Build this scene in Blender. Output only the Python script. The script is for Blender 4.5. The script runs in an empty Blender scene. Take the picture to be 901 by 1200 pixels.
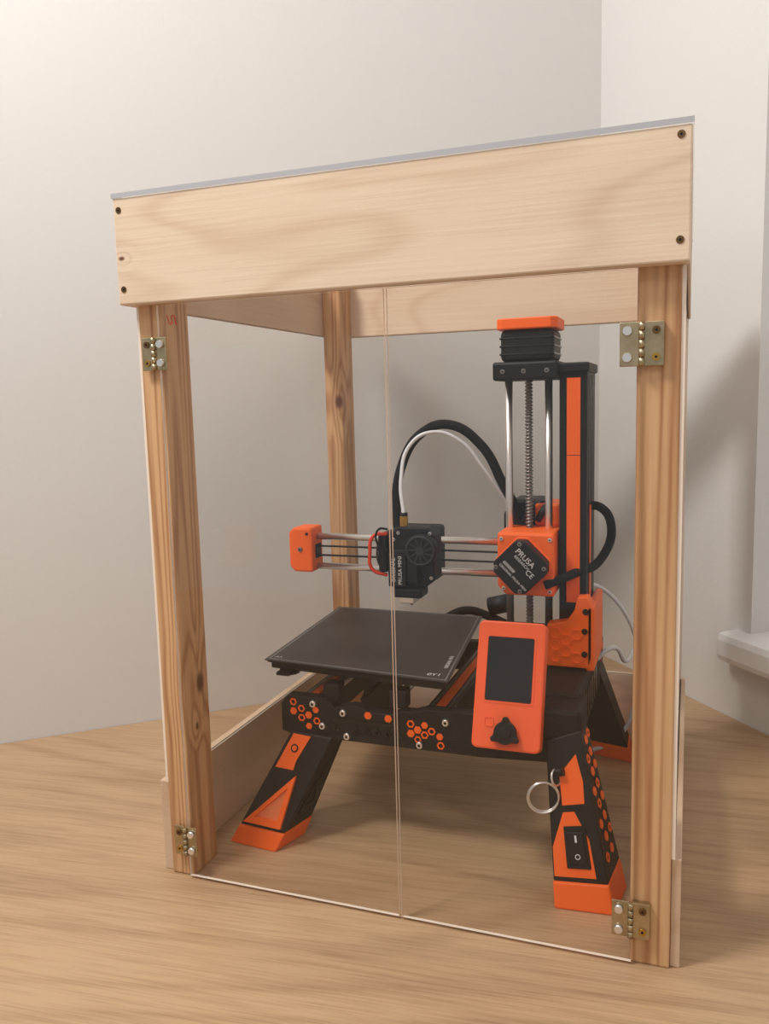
import bpy, bmesh, math, random
from mathutils import Vector, Matrix
random.seed(3)
S=bpy.context.scene; COL=S.collection
try: S.view_settings.view_transform='Standard'
except Exception: pass

# ------------------------------------------------------------ materials
def srgb(r,g,b):
    f=lambda c:(c/255/12.92) if c/255<=.04045 else ((c/255+.055)/1.055)**2.4
    return (f(r),f(g),f(b),1)
def newmat(n):
    m=bpy.data.materials.new(n);m.use_nodes=True
    return m,m.node_tree,m.node_tree.nodes["Principled BSDF"]
def plain(n,col,rough=.5,metal=0,bump=0,bscale=400,spec=.5,var=0):
    m,nt,b=newmat(n);b.inputs['Base Color'].default_value=col;b.inputs['Roughness'].default_value=rough;b.inputs['Metallic'].default_value=metal
    b.inputs['Specular IOR Level'].default_value=spec
    tc=nt.nodes.new('ShaderNodeTexCoord');nz=nt.nodes.new('ShaderNodeTexNoise');nz.inputs['Scale'].default_value=bscale;nz.inputs['Detail'].default_value=3
    nt.links.new(tc.outputs['Object'],nz.inputs['Vector'])
    if bump:
        bp=nt.nodes.new('ShaderNodeBump');bp.inputs['Strength'].default_value=bump;bp.inputs['Distance'].default_value=.001
        nt.links.new(nz.outputs[0],bp.inputs['Height']);nt.links.new(bp.outputs[0],b.inputs['Normal'])
    if var:
        mx=nt.nodes.new('ShaderNodeMix');mx.data_type='RGBA';mx.inputs[6].default_value=tuple(c*(1-var) for c in col[:3])+(1,);mx.inputs[7].default_value=tuple(min(1,c*(1+var)) for c in col[:3])+(1,)
        nt.links.new(nz.outputs[0],mx.inputs[0]);nt.links.new(mx.outputs[2],b.inputs['Base Color'])
    return m
def wood(n,light,dark,along=0,lines=16,low=(1.2,7),fine=260,contrast=.5,rough=.55,knots=(),seed=0,finec=.35,pw=2.2,rot=0,warp=.25):
    m,nt,b=newmat(n);N=nt.nodes;L=nt.links
    tc=N.new('ShaderNodeTexCoord')
    ro=N.new('ShaderNodeMapping');ro.inputs['Rotation'].default_value=(0,0,rot);L.new(tc.outputs['Object'],ro.inputs[0])
    def mp(a,c):
        v=N.new('ShaderNodeMapping');s=[c,c,c];s[along]=a;v.inputs['Scale'].default_value=s;v.inputs['Location'].default_value=(seed,seed*.7,seed*1.3);L.new(ro.outputs[0],v.inputs[0]);return v
    def nz(v,sc,det):
        t=N.new('ShaderNodeTexNoise');t.inputs['Scale'].default_value=sc;t.inputs['Detail'].default_value=det;L.new(v.outputs[0],t.inputs['Vector']);return t
    def math_(op,a,bb=None,val=None):
        q=N.new('ShaderNodeMath');q.operation=op;L.new(a,q.inputs[0])
        if bb is not None:L.new(bb,q.inputs[1])
        if val is not None:q.inputs[1].default_value=val
        return q.outputs[0]
    a=nz(mp(*low),1,1.5);a.inputs['Roughness'].default_value=.35
    field=a.outputs[0]
    dk=None
    for (kx,ky,kz,kr) in knots:
        vm=N.new('ShaderNodeMapping');sc=[1,1,1];sc[along]=.6;vm.vector_type='POINT'
        vm.inputs['Scale'].default_value=sc;vm.inputs['Location'].default_value=(-kx*sc[0],-ky*sc[1],-kz*sc[2]);L.new(tc.outputs['Object'],vm.inputs[0])
        ln=N.new('ShaderNodeVectorMath');ln.operation='LENGTH';L.new(vm.outputs[0],ln.inputs[0])
        mr=N.new('ShaderNodeMapRange');mr.inputs[1].default_value=kr*.3;mr.inputs[2].default_value=kr;mr.inputs[3].default_value=1;mr.inputs[4].default_value=0;mr.interpolation_type='SMOOTHSTEP';L.new(ln.outputs['Value'],mr.inputs[0])
        mr2=N.new('ShaderNodeMapRange');mr2.inputs[1].default_value=0;mr2.inputs[2].default_value=kr*5;mr2.inputs[3].default_value=warp;mr2.inputs[4].default_value=0;mr2.interpolation_type='SMOOTHSTEP';L.new(ln.outputs['Value'],mr2.inputs[0])
        field=math_('ADD',field,mr2.outputs[0])
        dk=mr.outputs[0] if dk is None else math_('MAXIMUM',dk,mr.outputs[0])
    s=math_('MULTIPLY',field,val=lines*6.283)
    s=math_('SINE',s); s=math_('MULTIPLY_ADD',s,val=.5); s.node.inputs[2].default_value=.5
    s=math_('POWER',s,val=pw)
    f=nz(mp(fine*.03,fine),1,4)
    fr=N.new('ShaderNodeMapRange');fr.inputs[1].default_value=.42;fr.inputs[2].default_value=.72;L.new(f.outputs[0],fr.inputs[0])
    big=nz(mp(3,14),1,3)
    t=math_('MULTIPLY',s,val=contrast)
    t2=math_('MULTIPLY',fr.outputs[0],val=finec);t=math_('ADD',t,t2)
    t3=math_('MULTIPLY_ADD',big.outputs[0],val=.7);t3.node.inputs[2].default_value=-.3;t=math_('ADD',t,t3)
    t.node.use_clamp=True
    mx=N.new('ShaderNodeMix');mx.data_type='RGBA';mx.inputs[6].default_value=light;mx.inputs[7].default_value=dark;L.new(t,mx.inputs[0])
    out=mx.outputs[2]
    if dk is not None:
        m2=N.new('ShaderNodeMix');m2.data_type='RGBA';m2.inputs[7].default_value=srgb(110,70,45);L.new(dk,m2.inputs[0]);L.new(out,m2.inputs[6]);out=m2.outputs[2]
    L.new(out,b.inputs['Base Color']);b.inputs['Roughness'].default_value=rough
    bp=N.new('ShaderNodeBump');bp.inputs['Strength'].default_value=.15;bp.inputs['Distance'].default_value=.0006;L.new(fr.outputs[0],bp.inputs['Height']);L.new(bp.outputs[0],b.inputs['Normal'])
    return m
def acrylic(n,tint=(.968,.962,.955,1),r0=.022,k=.45):
    m,nt,b=newmat(n);nt.nodes.remove(b);out=nt.nodes['Material Output']
    tr=nt.nodes.new('ShaderNodeBsdfTransparent');tr.inputs[0].default_value=tint
    g=nt.nodes.new('ShaderNodeBsdfGlossy');g.inputs['Roughness'].default_value=.02;g.inputs[0].default_value=(1,1,1,1)
    f=nt.nodes.new('ShaderNodeLayerWeight');f.inputs[0].default_value=.5
    p=nt.nodes.new('ShaderNodeMath');p.operation='POWER';p.inputs[1].default_value=4.5;nt.links.new(f.outputs['Facing'],p.inputs[0])
    q=nt.nodes.new('ShaderNodeMath');q.operation='MULTIPLY_ADD';q.inputs[1].default_value=k;q.inputs[2].default_value=r0;nt.links.new(p.outputs[0],q.inputs[0])
    mx=nt.nodes.new('ShaderNodeMixShader');nt.links.new(q.outputs[0],mx.inputs[0]);nt.links.new(tr.outputs[0],mx.inputs[1]);nt.links.new(g.outputs[0],mx.inputs[2]);nt.links.new(mx.outputs[0],out.inputs[0])
    return m
def acryl_edge(n):
    m,nt,b=newmat(n);b.inputs['Base Color'].default_value=srgb(244,228,210);b.inputs['Roughness'].default_value=.3
    return m
M_birch=wood('birch_plywood',srgb(230,206,180),srgb(196,160,130),0,lines=13,low=(1.7,7.5),contrast=.30,knots=[(-.255,-.0165,.641,.003)],seed=5.9,finec=.14,pw=5,warp=.12)
M_birchy=wood('birch_plywood_side',srgb(214,186,158),srgb(186,149,117),1,lines=8,low=(1.1,6),contrast=.34,seed=4.3,finec=.16,pw=4)
M_pine=wood('pine_post',srgb(216,172,126),srgb(162,108,66),2,lines=14,low=(.6,24),contrast=.6,rough=.5,knots=[(-.2245,.03,.205,.010),(-.23,.447,.5,.009),(-.2245,.02,.16,.004)],seed=9.4,finec=.34,warp=.1)
M_desk=wood('oak_desk',srgb(192,159,123),srgb(150,116,84),0,lines=12,low=(.8,4.5),fine=460,contrast=.26,rough=.38,seed=21.2,finec=.5,rot=-.1,pw=5)
M_wall=plain('painted_wall',srgb(216,213,209),.85,bump=.25,bscale=160,var=.012)
M_ceil=plain('ceiling_paint',srgb(225,222,218),.9,bump=.1)
M_floor=plain('floor_vinyl',srgb(120,105,90),.6)
M_white=plain('white_laminate',srgb(230,229,228),.35)
M_ac=acrylic('clear_acrylic')
M_acs=acrylic('clear_acrylic_side',(.97,.966,.961,1),.01,.2)
M_ace=acryl_edge('acrylic_edge')
M_acl=plain('acrylic_film_edge',srgb(180,180,184),.3)
M_or=plain('orange_plastic',srgb(255,106,28),.45,bump=.1,bscale=900)
M_ord=plain('orange_plastic_display',srgb(255,102,56),.42,bump=.1,bscale=900)
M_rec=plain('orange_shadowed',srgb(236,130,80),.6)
M_bk=plain('black_plastic',srgb(17,17,19),.5,bump=.15,bscale=900,spec=.35)
M_bkg=plain('black_gloss',srgb(8,9,11),.2,spec=.4)
M_bk2=plain('black_textured_frame',srgb(20,19,20),.6,bump=.4,bscale=700,spec=.35)
M_fan=plain('fan_grey_plastic',srgb(44,44,46),.45,bump=.1)
M_scr=plain('lcd_glass',srgb(22,28,36),.12)
M_sheet=plain('spring_steel_sheet',srgb(46,46,48),.33,metal=.1,bump=.7,bscale=1500,var=.5)
M_steel=plain('polished_steel',srgb(232,230,228),.3,metal=.9)
M_dsteel=plain('dark_steel',srgb(150,148,146),.35,metal=.85)
M_zinc=plain('zinc_yellow',srgb(180,164,132),.33,metal=.95,var=.45,bscale=90)
M_brass=plain('brass',srgb(190,150,80),.35,metal=1)
M_screwd=plain('dark_screw',srgb(120,92,60),.35,metal=.9)
M_ptfe=plain('ptfe_tube',srgb(222,224,228),.3)
M_cable=plain('braided_sleeve',srgb(14,14,16),.75,bump=.9,bscale=1400,spec=.3)
M_red=plain('red_orange_wire',srgb(250,70,30),.5)
M_lab=plain('label_print',srgb(225,225,225),.6)
M_sock=plain('edge_light_line',srgb(160,158,156),.5)

# ------------------------------------------------------------ helpers
def empty(n,loc=(0,0,0)):
    o=bpy.data.objects.new(n,None);o.location=(0,0,0);COL.objects.link(o);return o
def mk(n,bm,mat,par=None,smooth=False,bev=0,seg=2):
    me=bpy.data.meshes.new(n);bmesh.ops.recalc_face_normals(bm,faces=bm.faces[:]);bm.to_mesh(me);bm.free()
    o=bpy.data.objects.new(n,me);COL.objects.link(o)
    for mm in (mat if isinstance(mat,(list,tuple)) else [mat]): me.materials.append(mm)
    if par: o.parent=par
    if smooth:
        for p in me.polygons:p.use_smooth=True
    if bev:
        md=o.modifiers.new('bevel','BEVEL');md.width=bev;md.segments=seg;md.limit_method='ANGLE';md.angle_limit=math.radians(40)
    return o
HF=((3,2,1,0),(4,5,6,7),(0,1,5,4),(1,2,6,5),(2,3,7,6),(3,0,4,7))
def hexa(n,c,mat,par=None,bev=0,seg=2):
    bm=bmesh.new();v=[bm.verts.new(p) for p in c]
    for f in HF: bm.faces.new([v[i] for i in f])
    return mk(n,bm,mat,par,bev=bev,seg=seg)
def box(n,x0,x1,y0,y1,z0,z1,mat,par=None,bev=0,seg=2):
    return hexa(n,[(x0,y0,z0),(x1,y0,z0),(x1,y1,z0),(x0,y1,z0),(x0,y0,z1),(x1,y0,z1),(x1,y1,z1),(x0,y1,z1)],mat,par,bev,seg)
def cyl(n,p0,p1,r,mat,par=None,seg=28,r2=None,bev=0):
    p0=Vector(p0);p1=Vector(p1);d=p1-p0;bm=bmesh.new()
    bmesh.ops.create_cone(bm,cap_ends=True,segments=seg,radius1=r,radius2=r if r2 is None else r2,depth=d.length)
    rot=d.to_track_quat('Z','Y').to_matrix().to_4x4();bmesh.ops.transform(bm,matrix=Matrix.Translation((p0+p1)/2)@rot,verts=bm.verts[:])
    o=mk(n,bm,mat,par,bev=bev)
    if seg>8:
        for p in o.data.polygons:
            p.use_smooth=len(p.vertices)==4
    return o
def prism(n,pts,ext,mat,par=None,bev=0,inner=None):
    bm=bmesh.new();e=Vector(ext)
    a=[bm.verts.new(Vector(p)) for p in pts];b=[bm.verts.new(Vector(p)+e) for p in pts];k=len(pts)
    if inner is None:
        bm.faces.new(a);bm.faces.new(b[::-1])
        for i in range(k):bm.faces.new([a[i],a[(i+1)%k],b[(i+1)%k],b[i]])
    else:
        c=[bm.verts.new(Vector(p)) for p in inner];d=[bm.verts.new(Vector(p)+e) for p in inner]
        for i in range(k):
            j=(i+1)%k
            bm.faces.new([a[i],a[j],b[j],b[i]]);bm.faces.new([c[i],c[j],d[j],d[i]])
            bm.faces.new([a[i],a[j],c[j],c[i]]);bm.faces.new([b[i],b[j],d[j],d[i]])
    return mk(n,bm,mat,par,bev=bev)
def tube(n,pts,r,mat,par=None,res=16,cyc=False):
    cu=bpy.data.curves.new(n,'CURVE');cu.dimensions='3D';cu.bevel_depth=r;cu.bevel_resolution=5;cu.resolution_u=res
    sp=cu.splines.new('BEZIER');sp.bezier_points.add(len(pts)-1);sp.use_cyclic_u=cyc
    for bp,p in zip(sp.bezier_points,pts):
        bp.co=p;bp.handle_left_type=bp.handle_right_type='AUTO'
    cu.use_fill_caps=True;cu.materials.append(mat);o=bpy.data.objects.new(n,cu);COL.objects.link(o)
    if par:o.parent=par
    return o
def ring(n,c,axis,R,r,mat,par=None):
    bm=bmesh.new();A=Vector(axis).normalized();q=A.to_track_quat('Z','Y');K=40;k=10;vs=[]
    for i in range(K):
        a=i/K*2*math.pi;row=[]
        for j in range(k):
            b=j/k*2*math.pi;p=Vector(((R+r*math.cos(b))*math.cos(a),(R+r*math.cos(b))*math.sin(a),r*math.sin(b)));row.append(bm.verts.new(Vector(c)+q@p))
        vs.append(row)
    for i in range(K):
        for j in range(k):bm.faces.new([vs[i][j],vs[(i+1)%K][j],vs[(i+1)%K][(j+1)%k],vs[i][(j+1)%k]])
    return mk(n,bm,mat,par,smooth=True)
def text(n,s,size,mtx,mat,par):
    cu=bpy.data.curves.new(n,'FONT');cu.body=s;cu.size=size;cu.align_x='CENTER';cu.align_y='CENTER';cu.extrude=.0001;cu.materials.append(mat)
    o=bpy.data.objects.new(n,cu);COL.objects.link(o);o.matrix_world=mtx;o.parent=par;return o
def hexplate(n,c,nrm,r,t,mat,par,rot=0,hole=0):
    A=Vector(nrm).normalized();q=A.to_track_quat('Z','Y')
    P=lambda rr:[Vector(c)+q@Vector((rr*math.cos(rot+i*math.pi/3),rr*math.sin(rot+i*math.pi/3),0)) for i in range(6)]
    return prism(n,P(r),A*t,mat,par,inner=P(hole) if hole else None)
def screw(n,c,nrm,r,mat,par,h=.0015):
    A=Vector(nrm).normalized();c=Vector(c)
    cyl(n,c,c+A*h,r,mat,par,20,r2=r*.8);cyl(n+'_socket',c+A*h,c+A*(h+.0002),r*.42,M_bk,par,6)

# ------------------------------------------------------------ room
C=Vector((.1006,.9217,0)); dl=Vector((-.756,-.655,0)).normalized(); dr=Vector((.627,-.78,0)).normalized()
nl=Vector((dl.y,-dl.x,0)); 
if nl.dot(Vector((0,-1,0)))<0: nl=-nl
nr=Vector((dr.y,-dr.x,0))
if nr.dot(Vector((0,-1,0)))<0: nr=-nr
ZF,ZC=-.9,2.1
def wc(d,nn,a0,a1,d0,d1,z0,z1):
    p=lambda a,dd,z:C+d*a+nn*dd+Vector((0,0,z))
    return [p(a0,d0,z0),p(a1,d0,z0),p(a1,d1,z0),p(a0,d1,z0),p(a0,d0,z1),p(a1,d0,z1),p(a1,d1,z1),p(a0,d1,z1)]
def wallbox(n,d,nn,a0,a1,d0,d1,z0,z1,mat,par=None,bev=0):
    return hexa(n,wc(d,nn,a0,a1,d0,d1,z0,z1),mat,par,bev)
wallbox('wall_left',dl,nl,-.25,3.2,-.2,0,ZF,ZC,M_wall)
bm=bmesh.new()
for args in ((0,.405,-.25,0,ZF,ZC),(.405,1.7,-.25,0,ZF,.10),(.405,1.7,-.25,0,1.5,ZC),(1.7,3.2,-.25,0,ZF,ZC)):
    v=[bm.verts.new(p) for p in wc(dr,nr,*args)]
    for f in HF: bm.faces.new([v[i] for i in f])
mk('wall_right',bm,M_wall)
wn=empty('window_1')
wallbox('window_sill',dr,nr,.366,1.74,-.2,.035,.095,.142,M_white,wn,bev=.012)
wallbox('window_glass',dr,nr,.45,1.66,-.215,-.21,.18,1.46,M_white,wn)
wallbox('frame_low',dr,nr,.405,1.7,-.23,-.19,.142,.19,M_white,wn,.004)
wallbox('frame_high',dr,nr,.405,1.7,-.23,-.19,1.45,1.5,M_white,wn,.004)
wallbox('frame_a',dr,nr,.405,.455,-.23,-.19,.142,1.5,M_white,wn,.004)
wallbox('frame_b',dr,nr,1.65,1.7,-.23,-.19,.142,1.5,M_white,wn,.004)
box('floor',-3.2,3.2,-3,1.6,ZF-.05,ZF,M_floor)
box('ceiling',-3.2,3.2,-3,1.6,ZC,ZC+.05,M_ceil)
desk=empty('desk')
a=C+dl*1.5; b=C+dr*1.3
off=(nl+nr).normalized()*.0012
pts=[C,a,a+Vector((.0,-1.2,0)),Vector((b.x,a.y-1.2,0)),b]
pts=[Vector((p.x,p.y,-.03))+off for p in pts]
prism('desk_top',pts,(0,0,.03),M_desk,desk)
for i,(x,y) in enumerate([(-.9,-.3),(-.9,-1.1),(.75,-1.1),(.1,.75)]):
    box('desk_leg_%d'%(i+1),x-.03,x+.03,y-.03,y+.03,ZF,-.03,M_white,desk,.004)

# ------------------------------------------------------------ enclosure
E=empty('printer_enclosure')
w=.252;H=.70;ZB=.5974;D=.4923;T=.0165;B=.0092
box('front_board',-w-B,w+B,-T,0,ZB,H-.003,M_birch,E,.0015)
box('back_board',-w-B,w+B,D,D+T,ZB,H-.003,M_birch,E,.0015)
box('side_board_left',-w-B,-w,0.0002,D-.0002,ZB,H-.003,M_birchy,E,.001)
box('side_board_right',w+.0037,w+B,0.0002,D-.0002,ZB,H-.003,M_birchy,E,.001)
for nme,x0,x1,y0,y1 in (('post_1',-w,-.2245,0,.0457),('post_2',.222,.2555,0,.0457),('post_3',-w,-.2245,D-.0457,D),('post_4',.222,.2555,D-.0457,D)):
    box(nme,x0,x1,y0,y1,0,H-.004,M_pine,E,.0018)
box('base_panel_left',-w-.0125,-w-.0002,.004,D,0,.101,M_birchy,E,.001)
box('base_panel_right',.2557,.264,.004,D,0,.101,M_birchy,E,.001)
box('base_panel_back',-w-.0125,.264,D+.0001,D+.012,0,.101,M_birch,E,.001)
def sheet(n,x0,x1,y0,y1,z0,z1,thin,m1=M_ac,edge=M_ace):
    o=box(n,x0,x1,y0,y1,z0,z1,[m1,edge],E)
    for p in o.data.polygons:
        p.material_index=0 if abs(p.normal[thin])>.5 else 1
    return o
sheet('top_sheet',-w-B-.001,w+B+.001,-T-.001,D+T,H-.0028,H+.0017,2,M_ac,M_acl)
sheet('door_left',-.2275,.0078,-.0044,-.0012,.003,ZB-.001,1)
sheet('door_right',.0104,.2235,-.0044,-.0012,.003,ZB-.001,1)
sheet('side_sheet_left',-w-.0032,-w-.0002,.002,D,.101,ZB,0,M_acs)
sheet('side_sheet_right',.2557,.2587,.002,D,.101,ZB,0,M_acs)
sheet('back_sheet',-w,.2557,D+.0002,D+.0032,.101,ZB,1,M_acs)
for i,(x,z) in enumerate([(-.255,.686),(-.2545,.612),(.253,.690),(.2535,.6135)]):
    cyl('board_screw_%d'%i,(x,-T-.0006,z),(x,-T+.001,z),.0030,M_screwd,E,16);cyl('board_screw_slot_%d'%i,(x,-T-.0009,z),(x,-T,z),.0013,M_bk,E,4)
tube('pencil_mark',[(-.2245,.008,.588),(-.2243,.014,.580),(-.2243,.018,.589),(-.2243,.024,.580)],.0005,M_red,E)
def hinge(n,x0,x1,z0,z1,flip):
    y0,y1=-.0060,-.0046;xm=(x0+x1)/2
    box(n+'_leaf_a',x0,xm-.0015,y0,y1,z0,z1,M_zinc,E,.0006);box(n+'_leaf_b',xm+.0015,x1,y0,y1+(0.004 if flip else 0),z0,z1,M_zinc,E,.0006)
    k=5
    for i in range(k):
        za=z0+(z1-z0)*i/k;zb=z0+(z1-z0)*(i+1)/k
        cyl(n+'_knuckle_%d'%i,(xm,y0-.001,za+.0004),(xm,y0-.001,zb-.0004),.0024,M_zinc,E,16)
    for j,x in enumerate((x0+.006,x1-.006)):
        for i,z in enumerate((z0+.007,z1-.007)):
            door=(j==1)!=flip
            if door:
                cyl(n+'_bolt_%d%d'%(j,i),(x,y0-.0035,z),(x,y0,z),.0034,M_steel,E,20,r2=.004)
            else:
                cyl(n+'_screw_%d%d'%(j,i),(x,y0-.001,z),(x,y0,z),.0032,M_screwd if i else M_brass,E,18)
                cyl(n+'_cross_%d%d'%(j,i),(x,y0-.0013,z),(x,y0-.001,z),.0013,M_bk,E,4)
hinge('hinge_1',-.246,-.218,.534,.566,False);hinge('hinge_2',.209,.243,.520,.555,True)
hinge('hinge_3',-.243,-.216,.026,.058,False);hinge('hinge_4',.207,.239,.027,.060,True)

# ------------------------------------------------------------ 3D printer
P=empty('desktop_3d_printer')
def plate(n,y0,t):
    pr=[(-.176,.122),(-.176,.155),(-.168,.165),(-.12,.165),(-.108,.155),(-.09,.160),(-.078,.160),(-.065,.155),(-.04,.155),(-.028,.160),(-.015,.160),(0,.165),(.135,.165),(.142,.155),(.142,.122),(.06,.118),(-.16,.118)]
    prism(n,[(x,y0,z) for x,z in pr],(0,t,0),M_bk2,P,bev=.0012)
plate('frame_plate_front',.12,.016);plate('frame_plate_rear',.40,.016)
for i,(x,z,r,hl) in enumerate([(-.160,.158,.0045,.0028),(-.150,.151,.0045,.0028),(-.160,.147,.0045,0),(-.141,.144,.0045,0),(-.150,.140,.0045,.0028),(-.132,.151,.004,0),(-.131,.138,.0045,.0028),(-.141,.131,.004,0),
   (-.068,.151,.0045,0),(-.044,.150,.0045,0),(-.018,.147,.0045,.0028),(-.010,.141,.0045,0),(-.002,.147,.004,0),(-.018,.136,.0045,0),(-.002,.136,.0045,.0028),(.006,.141,.0045,.0028),(.015,.136,.004,0),(.016,.126,.0045,.0028),(-.01,.130,.004,.0026)]):
    hexplate('hex_inlay_%d'%i,(x,.12,z),(0,-1,0),r,.0008,M_or,P,hole=hl)
for i,(x,z) in enumerate([(-.135,.158),(-.098,.151),(-.094,.124),(.022,.153),(-.008,.124),(-.124,.133)]):
    screw('plate_bolt_%d'%i,(x,.12,z),(0,-1,0),.0042,M_steel,P,.003)
for i in range(7):
    x=-.112+i*.0125
    if i in(1,): continue
    prism('plate_rib_%d'%i,[(x,.1186,.129),(x+.010,.1186,.129),(x+.005,.1186,.138)],(0,.0016,0),M_bkg,P,inner=[(x+.0025,.1186,.1305),(x+.0075,.1186,.1305),(x+.005,.1186,.135)])
prism('plate_label_bar',[(-.11,.1188,.1405),(-.03,.1188,.1405),(-.03,.1188,.1445),(-.11,.1188,.1445)],(0,.0014,0),M_bkg,P)
for i,x in enumerate((-.145,.008,.118)):
    box('extrusion_%d'%i,x-.016,x+.016,.136,.40,.126,.158,M_bk,P,.002)
    if i<2:
        box('slot_cover_%d'%i,x-.005,x+.005,.138,.398,.158,.1602,M_or,P)
        for s in (-1,1): box('slot_lip_%d%d'%(i,s+1),x+s*.0095-.002,x+s*.0095+.002,.138,.398,.158,.1592,M_dsteel,P)
box('motor_y',-.10,-.05,.36,.40,.125,.172,M_bk,P,.004)
for i,x in enumerate((-.115,-.035)):
    cyl('rod_y_%d'%i,(x,.13,.172),(x,.41,.172),.0048,M_steel,P)
    for y in (.132,.400):box('rod_holder_%d_%d'%(i,int(y*1000)),x-.010,x+.010,y-.006,y+.012,.160,.181,M_bk,P,.002)
    box('bearing_%d'%i,x-.012,x+.012,.22,.27,.162,.186,M_bk,P,.004)
box('belt_y',-.081,-.075,.13,.40,.164,.166,M_bk,P)
def quad(z,s=0,dy=0):
    c=Vector((-.1,.26,0));r=[]
    for x,y in ((-.203,.134),(.027,.114),(-.0015,.392),(-.218,.395)):
        p=Vector((x,y,0));d=(p-c);p=p-d.normalized()*s;r.append((p.x,p.y+dy,z))
    return r
box('bed_carriage',-.17,-.02,.19,.33,.185,.1885,M_bk,P,.002)
hexa('heatbed',quad(.1885,.008)+quad(.1965,.008),M_bk,P,.002)
hexa('print_sheet',quad(.1992)+quad(.2005),[M_sheet],P,.0004)
hexa('magnet_layer',quad(.1965,.004)+quad(.1992,.004),M_bk,P,.0004)
o=quad(.2006,.006);ii=quad(.2006,.0075)
prism('sheet_border',o,(0,0,.0001),M_sock,P,inner=ii)
text('sheet_label_1','ORIGINAL MINI',.0065,Matrix.Translation((.010,.18,.2008))@Matrix.Rotation(math.radians(96),4,'Z'),M_lab,P)
text('sheet_label_2','0Y1',.010,Matrix.Translation((.006,.133,.2008))@Matrix.Rotation(math.radians(0),4,'Z'),M_lab,P)
text('sheet_label_3','^^',.010,Matrix.Translation((-.19,.145,.2008)),M_lab,P)
cyl('bed_knob',(-.178,.150,.182),(-.178,.150,.19),.012,M_bk,P);box('bed_latch',-.186,-.168,.128,.16,.184,.1885,M_bk,P,.002)
tube('bed_cable',[(-.06,.39,.192),(-.03,.42,.20),(.0,.43,.19),(.05,.42,.17),(.09,.38,.15)],.006,M_cable,P)
cyl('cable_grommet',(.0,.43,.205),(.03,.43,.213),.013,M_bk,P)
box('electronics_box',.075,.158,.15,.385,.118,.185,M_bk2,P,.005)
for i in range(8): box('vent_%d'%i,.158,.1588,.18+i*.02,.19+i*.02,.13,.165,M_bkg,P)
box('column',.124,.155,.25,.33,.185,.527,M_bk,P,.0015)
box('column_strip_front',.1325,.1475,.2488,.2505,.262,.519,M_or,P)
box('column_slot_a',.1305,.1325,.2493,.2502,.262,.519,M_bkg,P);
box('column_strip_side',.1548,.1562,.272,.286,.262,.372,M_or,P)
for i,y in enumerate((.268,.290,.305)): box('column_side_groove_%d'%i,.1548,.1555,y,y+.003,.262,.522,M_bkg,P)
box('column_strip_seam',.1325,.1475,.2486,.2489,.432,.4326,M_bk,P)
box('column_cap',.109,.1575,.245,.335,.525,.536,M_bk,P,.002)
prism('column_bracket',[(.112,.235,.188),(.160,.235,.188),(.164,.235,.20),(.164,.235,.262),(.158,.235,.272),(.147,.235,.272),(.143,.235,.255),(.135,.235,.243),(.112,.235,.238)],(0,.02,0),M_or,P,bev=.002)
box('bracket_cheek',.1562,.166,.235,.33,.185,.262,M_or,P,.003)
for i,(x,z) in enumerate([(.122,.20),(.122,.214),(.134,.207),(.134,.221),(.122,.228),(.146,.2),(.146,.228)]):
    hexplate('bracket_hex_%d'%i,(x,.235,z),(0,-1,0),.0075,.0012,M_or,P,hole=.0055)
for i,(x,z) in enumerate([(.155,.205),(.156,.255),(.155,.232)]): cyl('bracket_hole_%d'%i,(x,.2338,z),(x,.236,z),.0035,M_bk,P,16)
cyl('z_rod_1',(.0625,.27,.215),(.0625,.27,.53),.0045,M_steel,P)
cyl('z_rod_2',(.109,.27,.215),(.109,.27,.53),.0045,M_steel,P)
bm=bmesh.new();turn=.004;z0=.215;vs=[];n=int(.31/turn*12)
for i in range(n):
    zc=z0+i*turn/12;row=[]
    for j in range(12):
        ph=(j/12*2*math.pi);rr=.0040+.0009*math.sin(2*math.pi*(zc/turn)-ph*1)
        row.append(bm.verts.new((.086+rr*math.cos(ph),.27+rr*math.sin(ph),zc)))
    vs.append(row)
for i in range(n-1):
    for j in range(12):bm.faces.new([vs[i][j],vs[i][(j+1)%12],vs[i+1][(j+1)%12],vs[i+1][j]])
mk('lead_screw',bm,M_dsteel,P,smooth=True)
box('z_top_plate',.05,.124,.238,.305,.518,.539,M_bk,P,.003)
box('z_motor',.058,.119,.243,.30,.539,.575,M_bk,P,.006,3)
for k in range(3): box('z_motor_rib_%d'%k,.0572,.1198,.2422,.3008,.546+k*.009,.5485+k*.009,M_bkg,P,.005)
prism('z_motor_cap',[(.054,.246,.575),(.061,.238,.575),(.116,.238,.575),(.123,.246,.575),(.123,.298,.575),(.116,.305,.575),(.061,.305,.575),(.054,.298,.575)],(0,0,.0125),M_or,P,bev=.0015)
for i,x in enumerate((.062,.086,.112)): screw('z_plate_screw_%d'%i,(x,.238,.528),(0,-1,0),.003,M_dsteel,P)
box('z_bottom_holder',.05,.124,.245,.30,.188,.222,M_bk,P,.004)
prism('z_carriage',[(.0565,.226,.282),(.066,.226,.272),(.122,.226,.272),(.122,.226,.345),(.0565,.226,.345)],(0,.065,0),M_or,P,bev=.003)
box('z_carriage_rear',.05,.128,.291,.33,.275,.362,M_bk,P,.005)
box('feeder_body',.090,.128,.285,.34,.345,.372,M_or,P,.003);box('feeder_top',.06,.10,.29,.34,.352,.376,M_bk,P,.004)
cyl('feeder_arm_1',(.078,.28,.35),(.088,.28,.372),.004,M_bk,P);cyl('feeder_arm_2',(.094,.28,.352),(.104,.28,.37),.004,M_bk,P)
cx,cz=.0865,.3085
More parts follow.
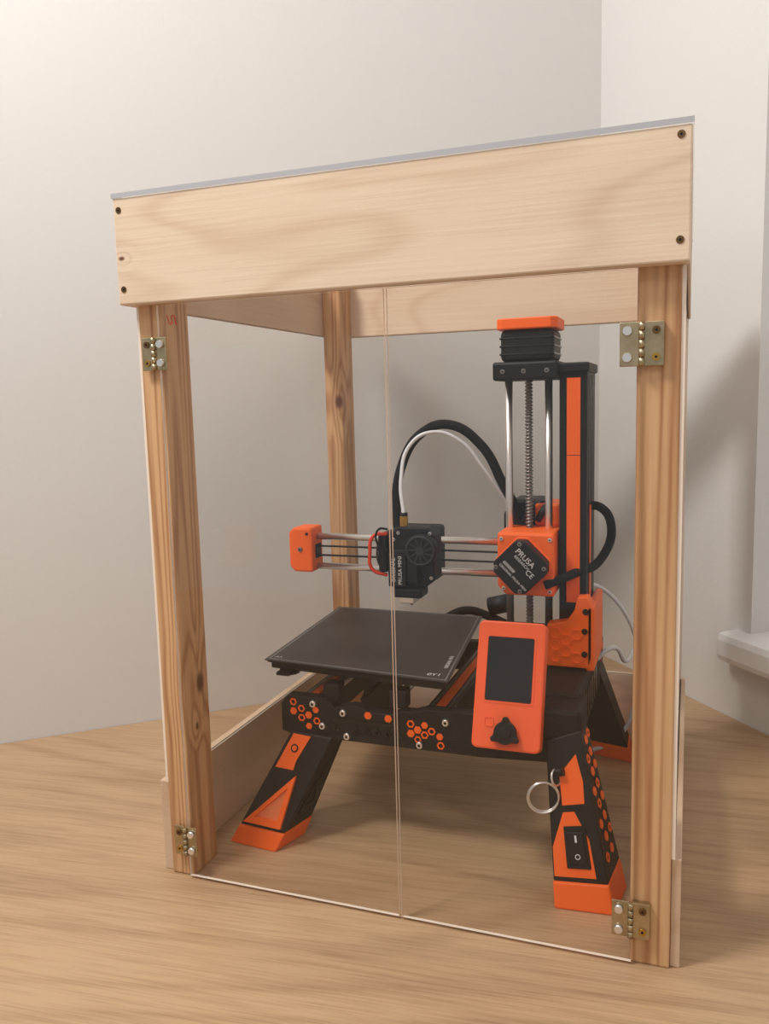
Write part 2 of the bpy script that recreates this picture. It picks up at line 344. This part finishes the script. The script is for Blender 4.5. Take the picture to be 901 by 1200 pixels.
def dia(h,ch,y): 
    pts=[]
    for k in range(4):
        a=math.pi/2*k;u=Vector((math.cos(a),0,math.sin(a)));v=Vector((-math.sin(a),0,math.cos(a)))
        c=Vector((cx,y,cz))+u*h; pts+= [c-u*ch-v*ch,c-u*ch+v*ch]
    return pts
prism('motor_cover_rim',dia(.038,.006,.2245),(0,.004,0),M_or,P,bev=.001)
prism('motor_cover',dia(.036,.006,.206),(0,.019,0),M_bk,P,bev=.0015)
for k in range(4):
    a=math.pi/2*k;screw('cover_screw_%d'%k,(cx+.027*math.cos(a),.206,cz+.027*math.sin(a)),(0,-1,0),.0026,M_dsteel,P)
def onfront(x,y,z,ang): return Matrix.Translation((x,y,z))@Matrix.Rotation(math.radians(90),4,'X')@Matrix.Rotation(ang,4,'Z')
A45=math.radians(-45)
text('cover_text_1','PRUSA',.0092,onfront(cx+.006,.2058,cz+.011,A45),M_lab,P)
text('cover_text_2','RESEARCH',.0046,onfront(cx+.002,.2058,cz+.006,A45),M_lab,P)
text('cover_text_3','CE',.0085,onfront(cx+.011,.2058,cz-.007,A45),M_lab,P)
text('cover_text_4','ORIGINAL PRUSA MINI',.0041,onfront(cx-.008,.2058,cz-.011,A45),M_lab,P)
text('cover_text_5','#####',.006,onfront(cx-.012,.2058,cz+.001,A45),M_lab,P)
for k,(x,z) in enumerate([(.0615,.338),(.117,.338),(.117,.278),(.064,.28)]): screw('carriage_screw_%d'%k,(x,.226,z),(0,-1,0),.0026,M_steel,P)
for i,z in enumerate((.328,.289)): cyl('x_rod_%d'%i,(-.2,.262,z),(.06,.262,z),.0043,M_steel,P)
box('belt_x_top',-.19,.06,.259,.265,.3145,.316,M_bk,P);box('belt_x_low',-.19,.06,.259,.265,.3025,.304,M_bk,P)
prism('x_end',[(-.221,.245,.290),(-.214,.245,.283),(-.188,.245,.283),(-.188,.245,.341),(-.214,.245,.341),(-.221,.245,.334)],(0,.034,0),M_or,P,bev=.003)
screw('x_end_screw_1',(-.205,.245,.3125),(0,-1,0),.0035,M_dsteel,P);screw('x_end_screw_2',(-.195,.245,.333),(0,-1,0),.002,M_bk,P)
box('x_end_slot',-.189,-.1865,.255,.27,.300,.318,M_bk,P)
# tool head: boxy body, blower on the right, axial fan on the left
box('hotend_carriage',-.078,-.022,.245,.285,.280,.345,M_bk,P,.004)
prism('hotend_body',[(-.070,.215,.276),(-.03,.215,.276),(-.016,.215,.288),(-.016,.215,.340),(-.024,.215,.350),(-.058,.215,.350),(-.072,.215,.342)],(0,.032,0),M_bk,P,bev=.002)
cyl('blower_fan',(-.030,.204,.324),(-.030,.217,.324),.0195,M_bk2,P,36,bev=.002);ring('blower_ring',(-.030,.2035,.324),(0,1,0),.0165,.0013,M_fan,P)
box('blower_outlet',-.047,-.034,.204,.217,.284,.315,M_bk,P,.002)
for k in range(11):
    a=k/11*6.283;c=Vector((-.030,.2035,.324));u=Vector((math.cos(a),0,math.sin(a)));v=Vector((-u.z,0,u.x))
    prism('fan_blade_%d'%k,[c+u*.006,c+u*.0155+v*.003,c+u*.0155+v*.0048,c+u*.006+v*.0018],(0,-.001,0),M_fan,P)
cyl('fan_hub',(-.030,.2015,.324),(-.030,.204,.324),.0055,M_fan,P,24)
box('side_fan_frame',-.090,-.078,.222,.262,.292,.340,M_bk,P,.004)
ring('side_fan_ring',(-.0905,.24,.315),(1,0,0),.0175,.0015,M_fan,P)
tube('red_wire_loop',[(-.078,.225,.340),(-.094,.22,.337),(-.099,.22,.318),(-.097,.222,.296),(-.08,.228,.288)],.0022,M_red,P)
tube('black_wire_loop',[(-.076,.222,.346),(-.086,.218,.346),(-.088,.216,.330),(-.074,.212,.322)],.0013,M_cable,P)
for k in range(5): box('heatsink_fin_%d'%k,-.066,-.05,.209,.216,.296+k*.006,.299+k*.006,M_fan,P)
cyl('push_fitting',(-.056,.225,.348),(-.056,.225,.362),.005,M_brass,P,6);cyl('push_collar',(-.056,.225,.362),(-.056,.225,.366),.0045,M_bk,P)
box('fan_duct',-.066,-.03,.205,.235,.266,.278,M_bk,P,.003)
box('heater_block',-.060,-.042,.212,.240,.258,.268,M_steel,P,.001);cyl('nozzle',(-.05,.23,.260),(-.05,.23,.252),.004,M_brass,P,6,r2=.001)
box('hotend_label_plate',-.070,-.048,.2035,.2155,.280,.320,M_bkg,P,.001)
text('hotend_text_1','ORIGINAL',.0065,onfront(-.063,.2033,.300,math.radians(90)),M_lab,P)
text('hotend_text_2','PRUSA MINI',.0065,onfront(-.055,.2033,.300,math.radians(90)),M_lab,P)
for k,(x,z) in enumerate([(-.021,.343),(-.066,.335),(-.020,.290),(-.060,.343)]): screw('hotend_screw_%d'%k,(x,.2145,z),(0,-1,0),.0022,M_steel,P)
tube('hotend_cable',[(-.070,.255,.325),(-.078,.262,.352),(-.070,.268,.424),(-.044,.27,.460),(-.012,.272,.4685),(.027,.276,.443),(.053,.28,.395),(.072,.29,.355)],.0058,M_cable,P)
tube('ptfe_tube',[(-.056,.225,.360),(-.062,.235,.405),(-.054,.25,.446),(-.03,.258,.460),(.002,.266,.450),(.032,.276,.412),(.056,.29,.372)],.0023,M_ptfe,P)
tube('motor_cable',[(.145,.30,.368),(.165,.30,.367),(.178,.298,.345),(.168,.29,.308),(.14,.245,.296),(.112,.224,.286)],.0052,M_cable,P)
tube('filament_tube',[(.13,.35,.26),(.16,.40,.245),(.196,.42,.19),(.203,.43,.11),(.178,.43,.03),(.13,.42,.006)],.0028,M_ptfe,P)
tube('power_cable',[(.150,.36,.155),(.175,.372,.175),(.19,.40,.150),(.198,.42,.160)],.003,M_ptfe,P)
# display
U=Vector((0,.045,.122)).normalized();Rr=Vector((1,0,0));Nn=Rr.cross(U)
O=Vector((.0585,.084,.145));Wd,Hd=.0705,.130
def dp(a,b,c=0): return O+Rr*a+U*b+Nn*c
def rrect(x0,x1,y0,y1,r,c,seg=5):
    pts=[]
    for (cx_,cy_,a0) in ((x1-r,y1-r,0),(x0+r,y1-r,90),(x0+r,y0+r,180),(x1-r,y0+r,270)):
        for k in range(seg+1):
            a=math.radians(a0+90*k/seg);pts.append(dp(cx_+r*math.cos(a),cy_+r*math.sin(a),c))
    return pts
prism('display_case',rrect(0,Wd,0,Hd,.006,-.018),Nn*.018,M_ord,P,bev=.002)
prism('display_bezel',rrect(.009,Wd-.009,.046,Hd-.014,.002,0),Nn*.0006,M_ord,P,inner=rrect(.011,Wd-.011,.048,Hd-.016,.002,0))
prism('display_screen',rrect(.0115,Wd-.0115,.0485,Hd-.0165,.0015,0),Nn*.0009,M_scr,P)
kc=(.036,.0175);kp=[]
for k in range(72):
    a=k/72*2*math.pi;r=.0115+.0045*max(0,math.cos(3*(a-math.pi/2)))**3;kp.append(dp(kc[0]+r*math.cos(a),kc[1]+r*math.sin(a),.003))
prism('display_knob',kp,Nn*.007,M_bk,P,bev=.001)
cyl('knob_boss',dp(kc[0],kc[1],.009),dp(kc[0],kc[1],.012),.006,M_bk,P,bev=.0008)
for k in range(3):
    a=math.pi/2+k*2.0944;cyl('knob_lobe_%d'%k,dp(kc[0]+.013*math.cos(a),kc[1]+.013*math.sin(a),.006),dp(kc[0]+.013*math.cos(a),kc[1]+.013*math.sin(a),.0115),.003,M_bk,P,16,bev=.0008)
cyl('knob_shaft',dp(kc[0],kc[1],0),dp(kc[0],kc[1],.004),.010,M_bkg,P)
prism('display_button',rrect(.012,.022,.022,.032,.001,0),Nn*.0008,M_ord,P,inner=rrect(.0132,.0208,.0232,.0308,.0008,0))
prism('display_bracket',[(.07,.10,.135),(.07,.125,.135),(.07,.125,.215),(.07,.118,.215)],(.045,0,0),M_bk,P)
# legs
def leg(n,top,bot,kind):
    top=[Vector(p) for p in top];bot=[Vector(p) for p in bot]
    def L(a,b,t):return a+(b-a)*t
    f=.16
    mid=[L(b,t,f) for b,t in zip(bot,top)]
    hexa(n+'_body',mid+top,M_bk,P,.0015)
    c=sum(bot,Vector())/4;c2=sum(mid,Vector())/4
    ft=[c+(p-c)*1.02 for p in bot];fm=[c2+(p-c2)*1.03 for p in mid]
    hexa(n+'_foot',ft+fm,M_or,P,.002)
    def face(a0,a1,b0,b1):
        nn=((a1-a0).cross(b0-a0)).normalized();cc=(top[0]+top[2]+bot[0]+bot[2])/4
        if nn.dot((a0+a1+b0+b1)/4-cc)<0:nn=-nn
        return (lambda u,v,c=0:L(L(a0,a1,u),L(b0,b1,u),v)+nn*c),nn
    F,nf=face(bot[0],bot[1],top[0],top[1])
    Sd,ns=face(bot[1],bot[2],top[1],top[2])
    if kind=='tri':
        out=[F(.06,.19),F(.90,.19),F(.66,.64)]
        inn=[F(.24,.25),F(.76,.25),F(.62,.53)]
        prism(n+'_triangle',out,nf*.0035,M_or,P,inner=inn)
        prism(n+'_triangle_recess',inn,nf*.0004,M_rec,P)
        prism(n+'_strip',[F(.10,.68),F(.52,.68),F(.48,.76),F(.52,.98),F(.10,.98)],nf*.0015,M_or,P)
        ring(n+'_ring',F(.30,.86,.0015),nf,.004,.0008,M_bk,P)
        prism(n+'_side_pocket',[Sd(.2,.3),Sd(.8,.3),Sd(.5,.62)],ns*.0012,M_bkg,P,inner=[Sd(.33,.35),Sd(.67,.35),Sd(.5,.53)])
    else:
        prism(n+'_panel',[F(.03,.19),F(.80,.19),F(.78,.40),F(.55,.56),F(.30,.56),F(.03,.36)],nf*.0015,M_or,P)
        prism(n+'_strip',[F(.30,.60),F(.80,.60),F(.85,.72),F(.78,.88),F(.30,.78)],nf*.0015,M_or,P)
        prism(n+'_panel_frame',[F(.28,.24),F(.74,.24),F(.74,.48),F(.28,.48)],nf*.003,M_bkg,P,bev=.001)
        prism(n+'_rocker',[F(.34,.27,.003),F(.68,.27,.003),F(.68,.45,.003),F(.34,.45,.003)],nf*.0022,M_bk,P,bev=.001)
        ring(n+'_off_mark',F(.51,.31,.0055),nf,.0022,.0004,M_lab,P)
        prism(n+'_on_mark',[F(.49,.39,.0053),F(.53,.39,.0053),F(.53,.43,.0053),F(.49,.43,.0053)],nf*.0003,M_lab,P)
        k=0
        for v in (.27,.36,.45,.54,.63,.72,.81,.90):
            for u in ((.3,.72) if int(v*100)%2 else (.5,.9)):
                hexplate(n+'_hex_%d'%k,Sd(u*.9,v),ns,.0050,.0009,M_or,P,rot=.3,hole=.0026 if k%3==0 else 0)
                k+=1
    return F,nf
leg('leg_1',[(-.163,.118,.124),(-.112,.118,.120),(-.108,.165,.124),(-.163,.165,.124)],[(-.225,.074,0),(-.165,.068,0),(-.150,.115,0),(-.21,.122,0)],'tri')
F,nf=leg('leg_2',[(.131,.108,.150),(.165,.112,.163),(.163,.165,.163),(.128,.165,.150)],[(.148,.058,0),(.204,.063,0),(.212,.116,0),(.156,.118,0)],'switch')
leg('leg_3',[(.155,.420,.150),(.120,.425,.150),(.120,.372,.150),(.155,.372,.150)],[(.198,.470,0),(.135,.485,0),(.145,.435,0),(.200,.420,0)],'tri')
leg('leg_4',[(-.118,.418,.124),(-.163,.418,.124),(-.163,.372,.124),(-.118,.372,.124)],[(-.165,.468,0),(-.225,.462,0),(-.21,.414,0),(-.150,.421,0)],'tri')
box('leg_mount_right',.125,.166,.112,.17,.150,.182,M_bk2,P,.004);box('leg_mount_rear',.12,.158,.37,.425,.14,.178,M_bk2,P,.004)
for i,(y,z) in enumerate([(.375,.17),(.39,.155),(.41,.165)]): hexplate('rear_hex_%d'%i,(.158,y,z),(1,0,0),.005,.001,M_or,P)
K=P
c=F(-.12,.66,.006);ring('split_ring',c,(.3,-1,.1),.0155,.0011,M_steel,K);ring('split_ring_b',c+Vector((.001,-.001,.0015)),(.35,-1,.0),.0150,.0009,M_steel,K)
ring('split_ring_small',F(.22,.77,.005),(1,-.4,.3),.008,.0011,M_steel,K)
cyl('ring_clip',F(.15,.80,.004),F(.42,.80,.006),.0045,M_bk,K,16)

# ------------------------------------------------------------ camera
cam=bpy.data.cameras.new('camera');co=bpy.data.objects.new('camera',cam);COL.objects.link(co)
co.location=(.2635,-.7095,.4958);co.rotation_euler=(1.4414,.0263,.3494);cam.sensor_fit='VERTICAL';cam.sensor_height=36;cam.lens=976.2/1200*36;cam.clip_start=.01
S.camera=co
# ------------------------------------------------------------ light
def area(n,loc,target,size,e,col):
    l=bpy.data.lights.new(n,'AREA');l.size=size;l.energy=e;l.color=col;o=bpy.data.objects.new(n,l);COL.objects.link(o);o.location=loc
    o.rotation_euler=(Vector(target)-Vector(loc)).to_track_quat('-Z','Y').to_euler();return o
area('ceiling_lamp',(-.65,-.6,1.9),(.1,.3,.2),.35,26.5,(1,.985,.96))
area('ceiling_lamp.001',(.5,-1.6,1.95),(.1,.2,.2),.8,10,(1,.99,.98))
wd=bpy.data.worlds.new('world');S.world=wd;wd.use_nodes=True;wd.node_tree.nodes['Background'].inputs[0].default_value=(1,.995,.99,1);wd.node_tree.nodes['Background'].inputs[1].default_value=.46
